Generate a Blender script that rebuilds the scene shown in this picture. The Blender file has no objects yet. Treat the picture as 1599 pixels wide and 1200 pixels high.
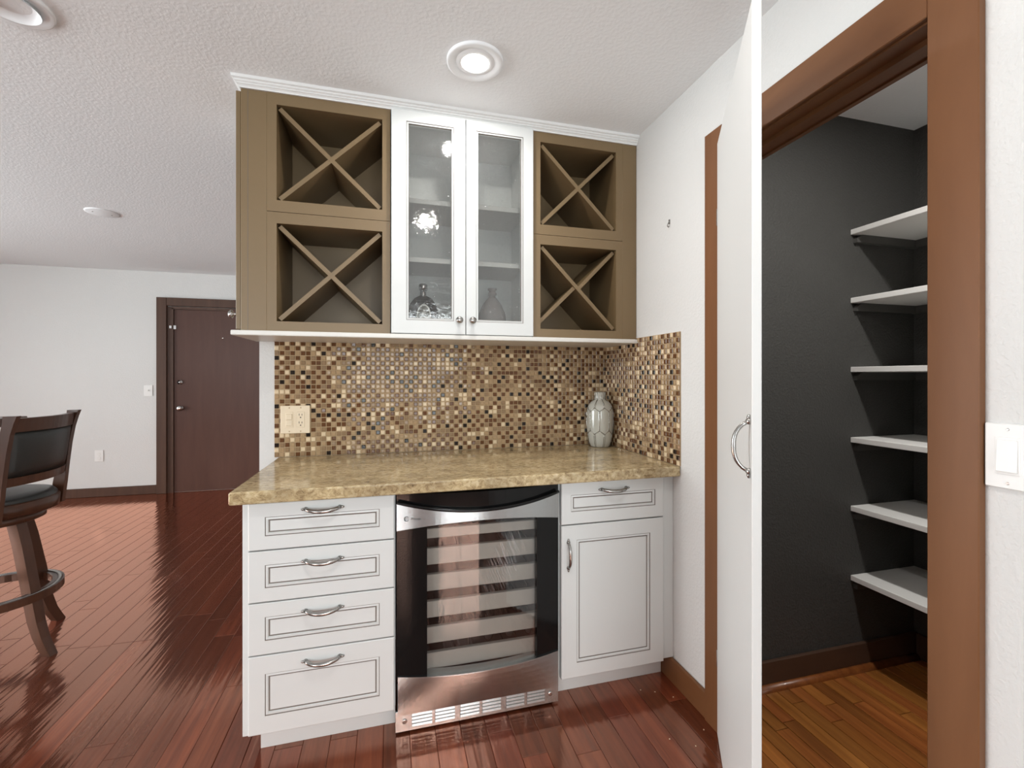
import bpy, bmesh, math, random
from mathutils import Vector, Matrix
random.seed(7)
S = bpy.context.scene
COL = S.collection
R = math.radians

# ------------------------------------------------------------------ camera
CAM = Vector((-1.1523, -2.2808, 1.2824)); YAW = 0.262; FPX = 706.54
cd = bpy.data.cameras.new('camera'); cam = bpy.data.objects.new('camera', cd); COL.objects.link(cam)
cam.location = CAM; cam.rotation_euler = (math.pi/2, 0, -YAW)
cd.sensor_fit = 'HORIZONTAL'; cd.sensor_width = 36; cd.lens = FPX/1599*36
cd.shift_y = -(600-588.76)/1599; cd.clip_start = 0.02
S.camera = cam

# ------------------------------------------------------------------ world, daylight, exposure
H = 2.44
w = bpy.data.worlds.new('world'); S.world = w; w.use_nodes = True
bg = w.node_tree.nodes['Background']; bg.inputs['Color'].default_value = (.86, .93, 1, 1); bg.inputs['Strength'].default_value = 1.0

def area(name, loc, rot, sx, sy, power, color=(1, 1, 1)):
    l = bpy.data.lights.new(name, 'AREA'); l.shape = 'RECTANGLE'; l.size = sx; l.size_y = sy
    l.energy = power; l.color = color
    o = bpy.data.objects.new(name, l); COL.objects.link(o); o.location = loc; o.rotation_euler = rot
    return o
# daylight entering through the windows behind the camera and the glazed opening of the left wall,
# upright in the plane of each window
area('window_behind_offscreen', (-.95, -5.19, 1.45), (R(90), 0, 0), 1.7, 1.5, 62, (.93, .98, 1))
area('window_behind_wide_offscreen', (-4.6, -5.19, 1.325), (R(90), 0, 0), 2.7, 1.85, 110, (.93, .98, 1))
area('window_left_offscreen', (-7.69, .2, 1.225), (R(90), 0, R(-90)), 3.1, 2.15, 310, (.93, .98, 1))
S.view_settings.view_transform = 'Standard'; S.view_settings.look = 'None'
S.view_settings.exposure = 0.45; S.view_settings.gamma = 1.0; S.view_settings.use_curve_mapping = False

# ------------------------------------------------------------------ materials
def new_mat(name):
    m = bpy.data.materials.new(name); m.use_nodes = True
    return m, m.node_tree.nodes, m.node_tree.links, m.node_tree.nodes['Principled BSDF']
def N(nodes, t, **kw):
    n = nodes.new(t)
    for k, v in kw.items():
        if k in n.inputs: n.inputs[k].default_value = v
        else: setattr(n, k, v)
    return n
def plain(name, col, rough=.5, metal=0, spec=.5, bump=0, bscale=200, coat=0):
    m, n, l, p = new_mat(name)
    p.inputs['Base Color'].default_value = (*col, 1); p.inputs['Roughness'].default_value = rough
    p.inputs['Metallic'].default_value = metal; p.inputs['Specular IOR Level'].default_value = spec
    p.inputs['Coat Weight'].default_value = coat
    if bump:
        g = N(n, 'ShaderNodeNewGeometry'); t = N(n, 'ShaderNodeTexNoise', Scale=bscale, Detail=3.0)
        b = N(n, 'ShaderNodeBump', Strength=bump, Distance=.004)
        l.new(g.outputs['Position'], t.inputs['Vector']); l.new(t.outputs[0], b.inputs['Height']); l.new(b.outputs[0], p.inputs['Normal'])
    return m
def ramp(nodes, stops):
    r = nodes.new('ShaderNodeValToRGB'); e = r.color_ramp.elements
    while len(e) < len(stops): e.new(.5)
    for x, (pos, c) in zip(e, stops): x.position = pos; x.color = (*c, 1)
    return r
def wood(name, c1, c2, rough=.35, axis=2, scale=14, stretch=.06, tint=False, ripple=0, spec=.5, coat=0, grain_bump=.05, varnish=None, vary=.4):
    """streaky wood; axis = grain direction in world space; ripple = hand scraped relief"""
    m, n, l, p = new_mat(name)
    g = N(n, 'ShaderNodeNewGeometry'); mp = N(n, 'ShaderNodeMapping')
    sc = [1, 1, 1]; sc[axis] = stretch; mp.inputs['Scale'].default_value = sc
    l.new(g.outputs['Position'], mp.inputs['Vector'])
    t = N(n, 'ShaderNodeTexNoise', Scale=scale, Detail=6.0, Roughness=.62, Distortion=.4)
    if tint:      # every board starts its grain elsewhere
        a = N(n, 'ShaderNodeAttribute', attribute_name='tint')
        mul = N(n, 'ShaderNodeVectorMath', operation='MULTIPLY_ADD'); mul.inputs[1].default_value = (37, 11, 53)
        l.new(a.outputs['Vector'], mul.inputs[0]); l.new(mp.outputs[0], mul.inputs[2]); l.new(mul.outputs[0], t.inputs['Vector'])
    else:
        l.new(mp.outputs[0], t.inputs['Vector'])
    r = ramp(n, [(.3, c1), (.7, c2)]); l.new(t.outputs[0], r.inputs[0])
    out = r.outputs[0]
    if tint:
        hs = N(n, 'ShaderNodeHueSaturation'); sep = N(n, 'ShaderNodeSeparateXYZ'); l.new(a.outputs['Vector'], sep.inputs[0])
        mr = N(n, 'ShaderNodeMapRange'); mr.inputs['To Min'].default_value = 1-vary; mr.inputs['To Max'].default_value = 1+vary
        l.new(sep.outputs[0], mr.inputs[0]); l.new(mr.outputs[0], hs.inputs['Value'])
        mh = N(n, 'ShaderNodeMapRange'); mh.inputs['To Min'].default_value = .494; mh.inputs['To Max'].default_value = .506
        l.new(sep.outputs[1], mh.inputs[0]); l.new(mh.outputs[0], hs.inputs['Hue'])
        l.new(out, hs.inputs['Color']); out = hs.outputs[0]
    l.new(out, p.inputs['Base Color'])
    p.inputs['Roughness'].default_value = rough; p.inputs['Specular IOR Level'].default_value = spec; p.inputs['Coat Weight'].default_value = coat
    b = N(n, 'ShaderNodeBump', Strength=grain_bump, Distance=.002); l.new(t.outputs[0], b.inputs['Height'])
    if ripple:
        m2 = N(n, 'ShaderNodeMapping'); m2.inputs['Scale'].default_value = (46, 2.2, 1); l.new(g.outputs['Position'], m2.inputs['Vector'])
        t2 = N(n, 'ShaderNodeTexNoise', Scale=1.0, Detail=1.0, Roughness=.4); l.new(m2.outputs[0], t2.inputs['Vector'])
        b2 = N(n, 'ShaderNodeBump', Strength=1.0, Distance=ripple); l.new(t2.outputs[0], b2.inputs['Height']); l.new(b.outputs[0], b2.inputs['Normal'])
        l.new(b2.outputs[0], p.inputs['Normal'])
        if coat: l.new(b2.outputs[0], p.inputs['Coat Normal'])
    else:
        l.new(b.outputs[0], p.inputs['Normal'])
    if varnish:    # tinted glossy varnish over the wood
        o = n['Material Output']; gl = N(n, 'ShaderNodeBsdfGlossy', Color=(*varnish, 1), Roughness=.10); fr = N(n, 'ShaderNodeFresnel', IOR=1.5)
        mu = N(n, 'ShaderNodeMath', operation='MULTIPLY', use_clamp=True); mu.inputs[1].default_value = 3.2; mx = n.new('ShaderNodeMixShader')
        l.new(fr.outputs[0], mu.inputs[0]); l.new(mu.outputs[0], mx.inputs[0]); l.new(p.outputs[0], mx.inputs[1]); l.new(gl.outputs[0], mx.inputs[2]); l.new(mx.outputs[0], o.inputs[0])
        l.new(b2.outputs[0], gl.inputs['Normal'])
    return m
def texture_paint(name, col, scale, dist, rough=.85, detail=2.0):
    """rolled / orange peel wall paint"""
    m, n, l, p = new_mat(name); p.inputs['Base Color'].default_value = (*col, 1); p.inputs['Roughness'].default_value = rough
    p.inputs['Specular IOR Level'].default_value = .25
    g = N(n, 'ShaderNodeNewGeometry'); t = N(n, 'ShaderNodeTexNoise', Scale=scale, Detail=detail, Roughness=.5)
    r = ramp(n, [(.42, (0, 0, 0)), (.62, (1, 1, 1))])
    b = N(n, 'ShaderNodeBump', Strength=1.0, Distance=dist)
    l.new(g.outputs['Position'], t.inputs['Vector']); l.new(t.outputs[0], r.inputs[0]); l.new(r.outputs[0], b.inputs['Height']); l.new(b.outputs[0], p.inputs['Normal'])
    return m
def pane_mat(name, tint, refl_rough, seeds=False, smear=False, gain=1.9):
    """thin pane: clear transmission plus fresnel reflection"""
    m = bpy.data.materials.new(name); m.use_nodes = True; n = m.node_tree.nodes; l = m.node_tree.links; n.clear()
    o = n.new('ShaderNodeOutputMaterial'); tr = N(n, 'ShaderNodeBsdfTransparent', Color=(*tint, 1)); gl = N(n, 'ShaderNodeBsdfGlossy', Roughness=refl_rough)
    fr = N(n, 'ShaderNodeFresnel', IOR=1.5); mx = n.new('ShaderNodeMixShader')
    mul = N(n, 'ShaderNodeMath', operation='MULTIPLY'); mul.inputs[1].default_value = gain
    l.new(fr.outputs[0], mul.inputs[0]); l.new(mul.outputs[0], mx.inputs[0]); l.new(tr.outputs[0], mx.inputs[1]); l.new(gl.outputs[0], mx.inputs[2])
    last = mx.outputs[0]
    if seeds:      # seeded (bubbly) glass
        g = N(n, 'ShaderNodeNewGeometry'); t = N(n, 'ShaderNodeTexVoronoi', Scale=150.0); t2 = N(n, 'ShaderNodeTexNoise', Scale=60.0, Detail=2.0)
        l.new(g.outputs['Position'], t.inputs['Vector']); l.new(g.outputs['Position'], t2.inputs['Vector'])
        r = ramp(n, [(.0, (1, 1, 1)), (.3, (0, 0, 0))]); l.new(t.outputs['Distance'], r.inputs[0])
        ad = N(n, 'ShaderNodeMath', operation='MULTIPLY_ADD'); ad.inputs[1].default_value = .55; l.new(t2.outputs[0], ad.inputs[0]); l.new(r.outputs[0], ad.inputs[2])
        b = N(n, 'ShaderNodeBump', Strength=.7, Distance=.0012); l.new(ad.outputs[0], b.inputs['Height']); l.new(b.outputs[0], gl.inputs['Normal'])
        df = N(n, 'ShaderNodeBsdfDiffuse', Color=(.75, .75, .74, 1)); m3 = n.new('ShaderNodeMixShader'); sc = N(n, 'ShaderNodeMath', operation='MULTIPLY_ADD')
        sc.inputs[1].default_value = .26; sc.inputs[2].default_value = .025
        l.new(r.outputs[0], sc.inputs[0]); l.new(sc.outputs[0], m3.inputs[0]); l.new(last, m3.inputs[1]); l.new(df.outputs[0], m3.inputs[2]); last = m3.outputs[0]
    if smear:      # dried wiping streaks on the glass, in object space of the pane
        tc = N(n, 'ShaderNodeNewGeometry'); mp = N(n, 'ShaderNodeMapping'); mp.inputs['Location'].default_value = (.745, 0, -.600)
        l.new(tc.outputs['Position'], mp.inputs['Vector'])
        ro = N(n, 'ShaderNodeVectorRotate', rotation_type='Y_AXIS', Angle=R(-26)); l.new(mp.outputs[0], ro.inputs['Vector'])
        ln = N(n, 'ShaderNodeVectorMath', operation='MULTIPLY'); ln.inputs[1].default_value = (1/.065, 0, 1/.15); l.new(ro.outputs[0], ln.inputs[0])
        le = N(n, 'ShaderNodeVectorMath', operation='LENGTH'); l.new(ln.outputs[0], le.inputs[0])
        fall = N(n, 'ShaderNodeMapRange'); fall.inputs['From Min'].default_value = 1; fall.inputs['From Max'].default_value = .1; l.new(le.outputs['Value'], fall.inputs[0])
        ro2 = N(n, 'ShaderNodeVectorRotate', rotation_type='Y_AXIS', Angle=R(22)); l.new(mp.outputs[0], ro2.inputs['Vector'])
        s2 = N(n, 'ShaderNodeVectorMath', operation='MULTIPLY'); s2.inputs[1].default_value = (210, 0, 9); l.new(ro2.outputs[0], s2.inputs[0])
        t = N(n, 'ShaderNodeTexNoise', Scale=1.0, Detail=3.0, Roughness=.6); l.new(s2.outputs[0], t.inputs['Vector'])
        r = ramp(n, [(.47, (0, 0, 0)), (.70, (1, 1, 1))]); l.new(t.outputs[0], r.inputs[0])
        mu = N(n, 'ShaderNodeMath', operation='MULTIPLY'); l.new(r.outputs[0], mu.inputs[0]); l.new(fall.outputs[0], mu.inputs[1])
        mu2 = N(n, 'ShaderNodeMath', operation='MULTIPLY'); mu2.inputs[1].default_value = .5; l.new(mu.outputs[0], mu2.inputs[0])
        df = N(n, 'ShaderNodeBsdfGlossy', Color=(.8, .8, .8, 1), Roughness=.5); m3 = n.new('ShaderNodeMixShader')
        l.new(mu2.outputs[0], m3.inputs[0]); l.new(last, m3.inputs[1]); l.new(df.outputs[0], m3.inputs[2]); last = m3.outputs[0]
    l.new(last, o.inputs[0]); return m
def granite_mat():
    m, n, l, p = new_mat('granite'); g = N(n, 'ShaderNodeNewGeometry')
    mp = N(n, 'ShaderNodeMapping'); mp.inputs['Rotation'].default_value = (.3, .5, .6); mp.inputs['Scale'].default_value = (1, 1.7, 1.3); l.new(g.outputs['Position'], mp.inputs['Vector'])
    a = N(n, 'ShaderNodeTexNoise', Scale=44.0, Detail=8.0, Roughness=.72, Distortion=.6); b = N(n, 'ShaderNodeTexNoise', Scale=120.0, Detail=5.0, Roughness=.7); c = N(n, 'ShaderNodeTexNoise', Scale=7.0, Detail=3.0)
    for t in (a, b, c): l.new(mp.outputs[0], t.inputs['Vector'])
    r1 = ramp(n, [(.28, (.14, .09, .05)), (.40, (.36, .26, .14)), (.50, (.52, .40, .22)), (.66, (.68, .57, .37))]); l.new(a.outputs[0], r1.inputs[0])
    r2 = ramp(n, [(.30, (.08, .055, .04)), (.40, (1, 1, 1))]); l.new(b.outputs[0], r2.inputs[0])
    mx = N(n, 'ShaderNodeMix', data_type='RGBA', blend_type='MULTIPLY'); mx.inputs[0].default_value = .8
    l.new(r1.outputs[0], mx.inputs[6]); l.new(r2.outputs[0], mx.inputs[7])
    r3 = ramp(n, [(.38, (.62, .60, .60)), (.6, (1, 1, 1))]); l.new(c.outputs[0], r3.inputs[0])
    m2 = N(n, 'ShaderNodeMix', data_type='RGBA', blend_type='MULTIPLY'); m2.inputs[0].default_value = .7
    l.new(mx.outputs[2], m2.inputs[6]); l.new(r3.outputs[0], m2.inputs[7]); l.new(m2.outputs[2], p.inputs['Base Color'])
    p.inputs['Roughness'].default_value = .13; p.inputs['Specular IOR Level'].default_value = .5
    return m
def steel_mat():
    m, n, l, p = new_mat('brushed_steel'); p.inputs['Metallic'].default_value = 1; p.inputs['Base Color'].default_value = (.48, .505, .51, 1)
    p.inputs['Roughness'].default_value = .20
    # horizontal brush lines: microscopic normal spread in the vertical direction only
    g = N(n, 'ShaderNodeNewGeometry'); sc = N(n, 'ShaderNodeVectorMath', operation='MULTIPLY'); sc.inputs[1].default_value = (900, 900, 21000); l.new(g.outputs['Position'], sc.inputs[0])
    wn = N(n, 'ShaderNodeTexWhiteNoise', noise_dimensions='3D'); l.new(sc.outputs[0], wn.inputs['Vector'])
    mr = N(n, 'ShaderNodeMapRange'); mr.inputs['To Min'].default_value = -.42; mr.inputs['To Max'].default_value = .42; l.new(wn.outputs['Value'], mr.inputs[0])
    cx_ = N(n, 'ShaderNodeCombineXYZ'); l.new(mr.outputs[0], cx_.inputs[2])
    ad = N(n, 'ShaderNodeVectorMath', operation='ADD'); l.new(g.outputs['Normal'], ad.inputs[0]); l.new(cx_.outputs[0], ad.inputs[1])
    nm = N(n, 'ShaderNodeVectorMath', operation='NORMALIZE'); l.new(ad.outputs[0], nm.inputs[0]); l.new(nm.outputs[0], p.inputs['Normal'])
    return m
def emit(name, col, s):
    m = bpy.data.materials.new(name); m.use_nodes = True; n = m.node_tree.nodes; n.clear()
    o = n.new('ShaderNodeOutputMaterial'); e = N(n, 'ShaderNodeEmission', Color=(*col, 1), Strength=s); m.node_tree.links.new(e.outputs[0], o.inputs[0]); return m

M = dict(
    wall=texture_paint('white_wall_paint', (.655, .65, .635), 90, .00045),
    ceiling=texture_paint('knockdown_ceiling', (.86, .87, .875), 80, .00035, .95, 2.0),
    grey=texture_paint('charcoal_wall_paint', (.064, .063, .059), 120, .0008, .55),
    plank=wood('scraped_red_brown_wood', (.080, .017, .008), (.19, .047, .020), .35, 1, 30, .07, True, .0016, .2, 0, varnish=(1, .55, .41)),
    strip=wood('honey_strip_wood', (.20, .060, .013), (.40, .145, .033), .34, 1, 34, .05, True, 0, .5, .2, vary=.22),
    subfloor=plain('dark_gap', (.012, .006, .004), .8),
    casing=wood('brown_stained_casing', (.145, .058, .021), (.18, .075, .029), .45, 2, 9, .2, spec=.3),
    casing_y=wood('brown_stained_trim', (.145, .058, .021), (.18, .075, .029), .45, 1, 9, .2, spec=.3),
    darkbase=wood('dark_stained_trim', (.062, .032, .020), (.085, .045, .028), .45, 0, 12, .1),
    hall_trim=wood('walnut_casing', (.062, .030, .019), (.092, .047, .030), .42, 2, 14, .08, spec=.3),
    hall_door=wood('walnut_door', (.070, .029, .020), (.087, .039, .027), .40, 2, 12, .1, spec=.3),
    white=plain('white_lacquer', (.665, .68, .67), .38),
    white2=plain('white_door_paint', (.66, .66, .645), .45),
    crown=plain('white_crown_paint', (.78, .78, .77), .5),
    rail=plain('cream_board', (.70, .685, .645), .35),
    glaze=plain('brown_glaze', (.16, .135, .115), .5),
    taupe=plain('taupe_paint', (.190, .128, .063), .42, bump=.04, bscale=60),
    grout=plain('tan_grout', (.42, .295, .17), .85),
    granite=granite_mat(), steel=steel_mat(),
    black=plain('gloss_black', (.006, .006, .006), .12, spec=.25),
    black_in=plain('black_liner', (.012, .012, .013), .5),
    shelf_front=plain('pale_shelf_front', (.48, .44, .385), .5, bump=.05, bscale=40),
    pewter=plain('pewter', (.40, .39, .375), .26, 1.0),
    chrome=plain('satin_nickel', (.62, .61, .60), .22, 1.0),
    pane=pane_mat('clear_pane', (.97, .98, .98), .02), seeded=pane_mat('seeded_glass', (.89, .89, .88), .05, True, False, 1.5),
    cooler_glass=pane_mat('cooler_glass', (.93, .93, .93), .03, False, True, 1.0),
    shelf=plain('white_shelf', (.76, .75, .72), .5), cleat=plain('charcoal_cleat', (.075, .073, .068), .5),
    almond=plain('almond_plastic', (.72, .60, .43), .4), wplastic=plain('white_plastic', (.78, .775, .755), .35),
    slot=plain('dark_slot', (.03, .02, .015), .6),
    vase=plain('grey_green_glaze', (.50, .49, .435), .12, coat=.5), vase_line=plain('silver_ridge', (.42, .40, .36), .22, .8),
    bottle=plain('dark_bottle_glass', (.018, .014, .012), .06), clear=plain('pale_bottle_glass', (.30, .27, .26), .08),
    label=plain('bottle_label', (.62, .61, .55), .5), label2=plain('bottle_label_print', (.16, .15, .12), .5),
    stool=wood('espresso_wood', (.045, .017, .009), (.078, .032, .017), .30, 2, 16, .12, False, 0, .35, .1),
    leather=plain('black_leather', (.018, .018, .016), .34, bump=.15, bscale=260),
    lamp_white=plain('lamp_trim_white', (.88, .89, .90), .5),
    lamp_on=emit('lit_lens', (1, .97, .92), 26), ink=plain('dark_print', (.05, .05, .05), .5), crumb=plain('crumb', (.7, .62, .45), .7),
    frame=plain('window_frame_white', (.75, .75, .74), .4),
)
for k, c in dict(tile_tan=(.38, .26, .145), tile_taupe=(.26, .17, .095), tile_brown=(.12, .052, .021), tile_dark=(.018, .012, .009), tile_cream=(.66, .52, .34)).items():
    M[k] = plain('mosaic_' + k[5:], c, .10 if k != 'tile_cream' else .22, spec=.28)

# ------------------------------------------------------------------ helpers
ORG = {}
def link(name, me, mats, parent=None, origin=None, smooth=False):
    """world-space mesh -> object whose origin is the bottom centre of its box"""
    vs = me.vertices
    if origin is None:
        lo = [min(v.co[i] for v in vs) for i in range(3)]; hi = [max(v.co[i] for v in vs) for i in range(3)]
        origin = Vector(((lo[0]+hi[0])/2, (lo[1]+hi[1])/2, lo[2]))
    me.transform(Matrix.Translation(-origin))
    for m in (mats if isinstance(mats, (list, tuple)) else [mats]): me.materials.append(M[m])
    if smooth: me.polygons.foreach_set('use_smooth', [True]*len(me.polygons))
    return place(name, me, origin, parent)
def place(name, me, origin, parent=None):
    o = bpy.data.objects.new(name, me); COL.objects.link(o); origin = Vector(origin)
    if parent: o.parent = parent; o.location = origin - ORG[parent.name]
    else: o.location = origin
    ORG[o.name] = origin
    return o
def obj(name, bm, mats, parent=None, smooth=False):
    bmesh.ops.recalc_face_normals(bm, faces=bm.faces)
    me = bpy.data.meshes.new(name); bm.to_mesh(me); bm.free(); return link(name, me, mats, parent, None, smooth)
def thing(name, label, cat, loc, group=None):
    o = bpy.data.objects.new(name, None); COL.objects.link(o); o.location = loc; o.empty_display_size = .05; ORG[o.name] = Vector(loc)
    return tag(o, label, cat, group)
def tag(o, label, cat, group=None):
    o['label'] = label; o['category'] = cat
    if group: o['group'] = group
    return o
def struct(o): o['kind'] = 'structure'; return o
def bx(bm, x0, x1, y0, y1, z0, z1, bev=0, mat=0, seg=1):
    x0, x1 = sorted((x0, x1)); y0, y1 = sorted((y0, y1)); z0, z1 = sorted((z0, z1))
    r = bmesh.ops.create_cube(bm, size=1); vs = r['verts']
    for v in vs: v.co = Vector(((x0+x1)/2 + v.co.x*(x1-x0), (y0+y1)/2 + v.co.y*(y1-y0), (z0+z1)/2 + v.co.z*(z1-z0)))
    fs = {f for v in vs for f in v.link_faces}
    for f in fs: f.material_index = mat
    if bev:
        es = list({e for v in vs for e in v.link_edges}); bmesh.ops.bevel(bm, geom=es, offset=bev, segments=seg, affect='EDGES', profile=.5)
    return vs
def box(*a, **k):
    bm = bmesh.new(); bx(bm, *a, **k); return bm
def boxes(*bs, bev=0):
    bm = bmesh.new()
    for b in bs: bx(bm, *b, bev=bev)
    return bm
def lathe(bm, prof, c, n=32, flat=1.0, axis='z', a0=0, mat=0):
    """prof: (radius, height); closed ends when radius 0"""
    rings = []
    for r, h in prof:
        ring = []
        for i in range(n if r > 1e-6 else 1):
            a = a0 + 2*math.pi*i/n; p = Vector((r*math.cos(a), r*math.sin(a)*flat, h))
            if axis == 'y': p = Vector((p.x, -p.z, p.y))
            elif axis == 'x': p = Vector((-p.z, p.x, p.y))
            ring.append(bm.verts.new(Vector(c) + p))
        rings.append(ring)
    for A, B in zip(rings, rings[1:]):
        for i in range(n):
            j = (i+1) % n
            q = [A[i % len(A)], A[j % len(A)], B[j % len(B)], B[i % len(B)]]
            u = []
            for v in q:
                if v not in u: u.append(v)
            if len(u) > 2:
                f = bm.faces.new(u); f.material_index = mat
    return bm
def tube(bm, pts, rad, n=8, up=Vector((0, 0, 1)), cap=True, squash=1.0, mat=0):
    pts = [Vector(p) for p in pts]; rs = rad if isinstance(rad, (list, tuple)) else [rad]*len(pts); rings = []
    for i, p in enumerate(pts):
        t = (pts[min(i+1, len(pts)-1)] - pts[max(i-1, 0)]).normalized()
        u = up - t*up.dot(t)
        if u.length < 1e-4: u = Vector((1, 0, 0)) - t*t.x
        u.normalize(); s = t.cross(u)
        rings.append([bm.verts.new(p + rs[i]*(s*math.cos(2*math.pi*k/n + math.pi/n) + u*squash*math.sin(2*math.pi*k/n + math.pi/n))) for k in range(n)])
    for A, B in zip(rings, rings[1:]):
        for k in range(n): bm.faces.new((A[k], A[(k+1) % n], B[(k+1) % n], B[k])).material_index = mat
    if cap:
        bm.faces.new(rings[0][::-1]).material_index = mat; bm.faces.new(rings[-1]).material_index = mat
    return bm
def beam(bm, pts, wv, hv):
    """rectangular section swept along pts; wv, hv = half-extent vectors (one each or a list per point)"""
    rings = []
    for i, p in enumerate(pts):
        a = wv[i] if isinstance(wv, list) else wv; b = hv[i] if isinstance(hv, list) else hv
        p = Vector(p); rings.append([bm.verts.new(p + s*a + t*b) for s, t in ((-1, -1), (1, -1), (1, 1), (-1, 1))])
    for A, B in zip(rings, rings[1:]):
        for k in range(4): bm.faces.new((A[k], A[(k+1) % 4], B[(k+1) % 4], B[k]))
    bm.faces.new(rings[0][::-1]); bm.faces.new(rings[-1]); return bm
V = Vector

# ------------------------------------------------------------------ room shell
YF = 3.54; XL = -7.6; YN = -5.1; XW = -1.728
PW = .11            # thickness of the right wall
OY0, OY1, OZ = -1.575, -.912, 2.085     # rough opening of the pantry
struct(obj('ceiling', boxes((XL-.1, .12, YN-.1, YF+.1, H, H+.1)), 'ceiling'))
struct(obj('wall_far', box(XL-.1, .12, YF, YF+.12, 0, H), 'wall'))
struct(obj('wall_back', box(XW, -.001, .0, .115, 0, H), 'wall'))
struct(obj('wall_right', boxes((0, PW, OY1, YF, 0, H), (0, PW, YN-.1, OY0, 0, H), (0, PW, OY0, OY1, OZ, H)), 'wall'))
def holed_wall(axis, pos, t, a0, a1, holes):
    bm = bmesh.new(); edges = [a0]
    def add(p, q, z0, z1):
        if axis == 'y': bx(bm, p, q, pos, pos+t, z0, z1)
        else: bx(bm, pos, pos+t, p, q, z0, z1)
    cur = a0
    for h0, h1, z0, z1 in holes:
        add(cur, h0, 0, H); add(h0, h1, 0, z0) if z0 > 0 else None; add(h0, h1, z1, H); cur = h1
    add(cur, a1, 0, H); return bm
struct(obj('wall_front', holed_wall('y', YN, -.1, XL, .11, [(-6, -3.2, .35, 2.3), (-1.85, -.05, .65, 2.25)]), 'wall'))
struct(obj('wall_left', holed_wall('x', XL, -.1, YN, YF, [(-1.4, 1.8, .1, 2.35)]), 'wall'))
def window(n, axis, pos, a0, a1, z0, z1, label):
    def B(p, q, u, v, d=.03):
        return (p, q, pos-.07, pos-.07+d, u, v) if axis == 'y' else (pos-.07, pos-.07+d, p, q, u, v)
    mid = (a0+a1)/2
    root = obj('window_%d' % n, boxes(B(a0, a0+.05, z0, z1), B(a1-.05, a1, z0, z1), B(a0+.05, a1-.05, z0, z0+.05), B(a0+.05, a1-.05, z1-.05, z1), B(mid-.02, mid+.02, z0+.05, z1-.05)), 'frame')
    struct(root)
    for s in ((a0+.05, mid-.02), (mid+.02, a1-.05)):
        obj('pane', box(*B(s[0], s[1], z0+.05, z1-.05, .006)), 'pane', root)
window(1, 'y', YN, -1.85, -.05, .65, 2.25, '')
window(2, 'y', YN, -6, -3.2, .35, 2.3, '')
window(3, 'x', XL, -1.4, 1.8, .1, 2.35, '')

# pantry shell
PX, PY0, PY1 = 1.18, -2.05, -.745
struct(obj('wall_pantry_side', box(PW, PX+.1, PY1, PY1+.1, 0, H), 'grey'))
struct(obj('wall_pantry_end', box(PX, PX+.1, PY0, PY1, 0, H), 'grey'))
struct(obj('wall_pantry_near', box(PW, PX+.1, PY0-.1, PY0, 0, H), 'grey'))
struct(obj('wall_pantry_lining', boxes((PW, PW+.008, OY1+.005, PY1, 0, H), (PW, PW+.008, PY0, OY0-.005, 0, H), (PW, PW+.008, OY0-.005, OY1+.005, OZ, H)), 'grey'))
struct(obj('ceiling_pantry', box(.12, PX+.1, PY0-.1, PY1+.1, H-.02, H+.1), 'ceiling'))

# ------------------------------------------------------------------ plank floors
def plank_mesh(wd, ln, th, tint, bev):
    bm = bmesh.new(); lo = [bm.verts.new((x, y, -th)) for x, y in ((0, 0), (wd, 0), (wd, ln), (0, ln))]
    md = [bm.verts.new((x, y, -bev)) for x, y in ((0, 0), (wd, 0), (wd, ln), (0, ln))]
    tp = [bm.verts.new((x, y, 0)) for x, y in ((bev, bev), (wd-bev, bev), (wd-bev, ln-bev), (bev, ln-bev))]
    for A, B in ((lo, md), (md, tp)):
        for k in range(4): bm.faces.new((A[k], A[(k+1) % 4], B[(k+1) % 4], B[k]))
    bm.faces.new(tp); me = bpy.data.meshes.new('plank'); bm.to_mesh(me); bm.free()
    at = me.attributes.new('tint', 'FLOAT_VECTOR', 'FACE'); at.data.foreach_set('vector', list(tint)*len(me.polygons))
    return me
def project(p):
    d = V(p) - CAM; z = d.x*math.sin(YAW) + d.y*math.cos(YAW); r = d.x*math.cos(YAW) - d.y*math.sin(YAW)
    return (None if z < .05 else (799.5 + FPX*r/z, 588.76 - FPX*d.z/z, z))
def plank_floor(root, mat, x0, x1, y0, y1, wd, lens, bev, gap, limit, seed):
    rnd = random.Random(seed); tints = [(rnd.random(), rnd.random(), rnd.random()) for _ in range(9)]; cache = {}; items = []
    nrow = int(math.ceil((x1-x0)/wd))
    for i in range(nrow):
        xa = x1 - (i+1)*wd; wa = wd
        if xa < x0: wa = wd - (x0-xa); xa = x0
        if wa < .01: continue
        y = y0 - rnd.random()*lens[-1]
        while y < y1:
            L = rnd.choice(lens); a = max(y, y0); b = min(y+L, y1); y += L
            if b-a < .03: continue
            items.append((xa, a, wa, b-a, rnd.randrange(len(tints))))
    def score(it):
        q = [project((it[0]+it[2]/2, it[1]+t*it[3], 0)) for t in (.05, .3, .5, .7, .95)]
        v = [c for c in q if c and -10 < c[0] < 1610 and c[1] < 1215]
        return sum(1/c[2]**2 for c in v)*it[3]
    items.sort(key=lambda it: -score(it))
    rest = bmesh.new(); lay = None
    for k, (xa, a, wa, ln, ti) in enumerate(items):
        key = (round(wa, 4), round(ln, 3), ti)
        if k < limit and score((xa, a, wa, ln, ti)) > 0:
            if key not in cache:
                me = plank_mesh(wa-gap, ln-gap, .012, tints[ti], bev); me.materials.append(M[mat]); cache[key] = me
            place('plank', cache[key], (xa, a, 0), root)
        else:
            me = plank_mesh(wa-gap, ln-gap, .012, tints[ti], bev); me.transform(Matrix.Translation((xa, a, 0))); rest.from_mesh(me); bpy.data.meshes.remove(me)
    if len(rest.verts):
        me = bpy.data.meshes.new('planks'); rest.to_mesh(me); rest.free(); o = link('planks', me, mat, root); o['kind'] = 'stuff'
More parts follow.
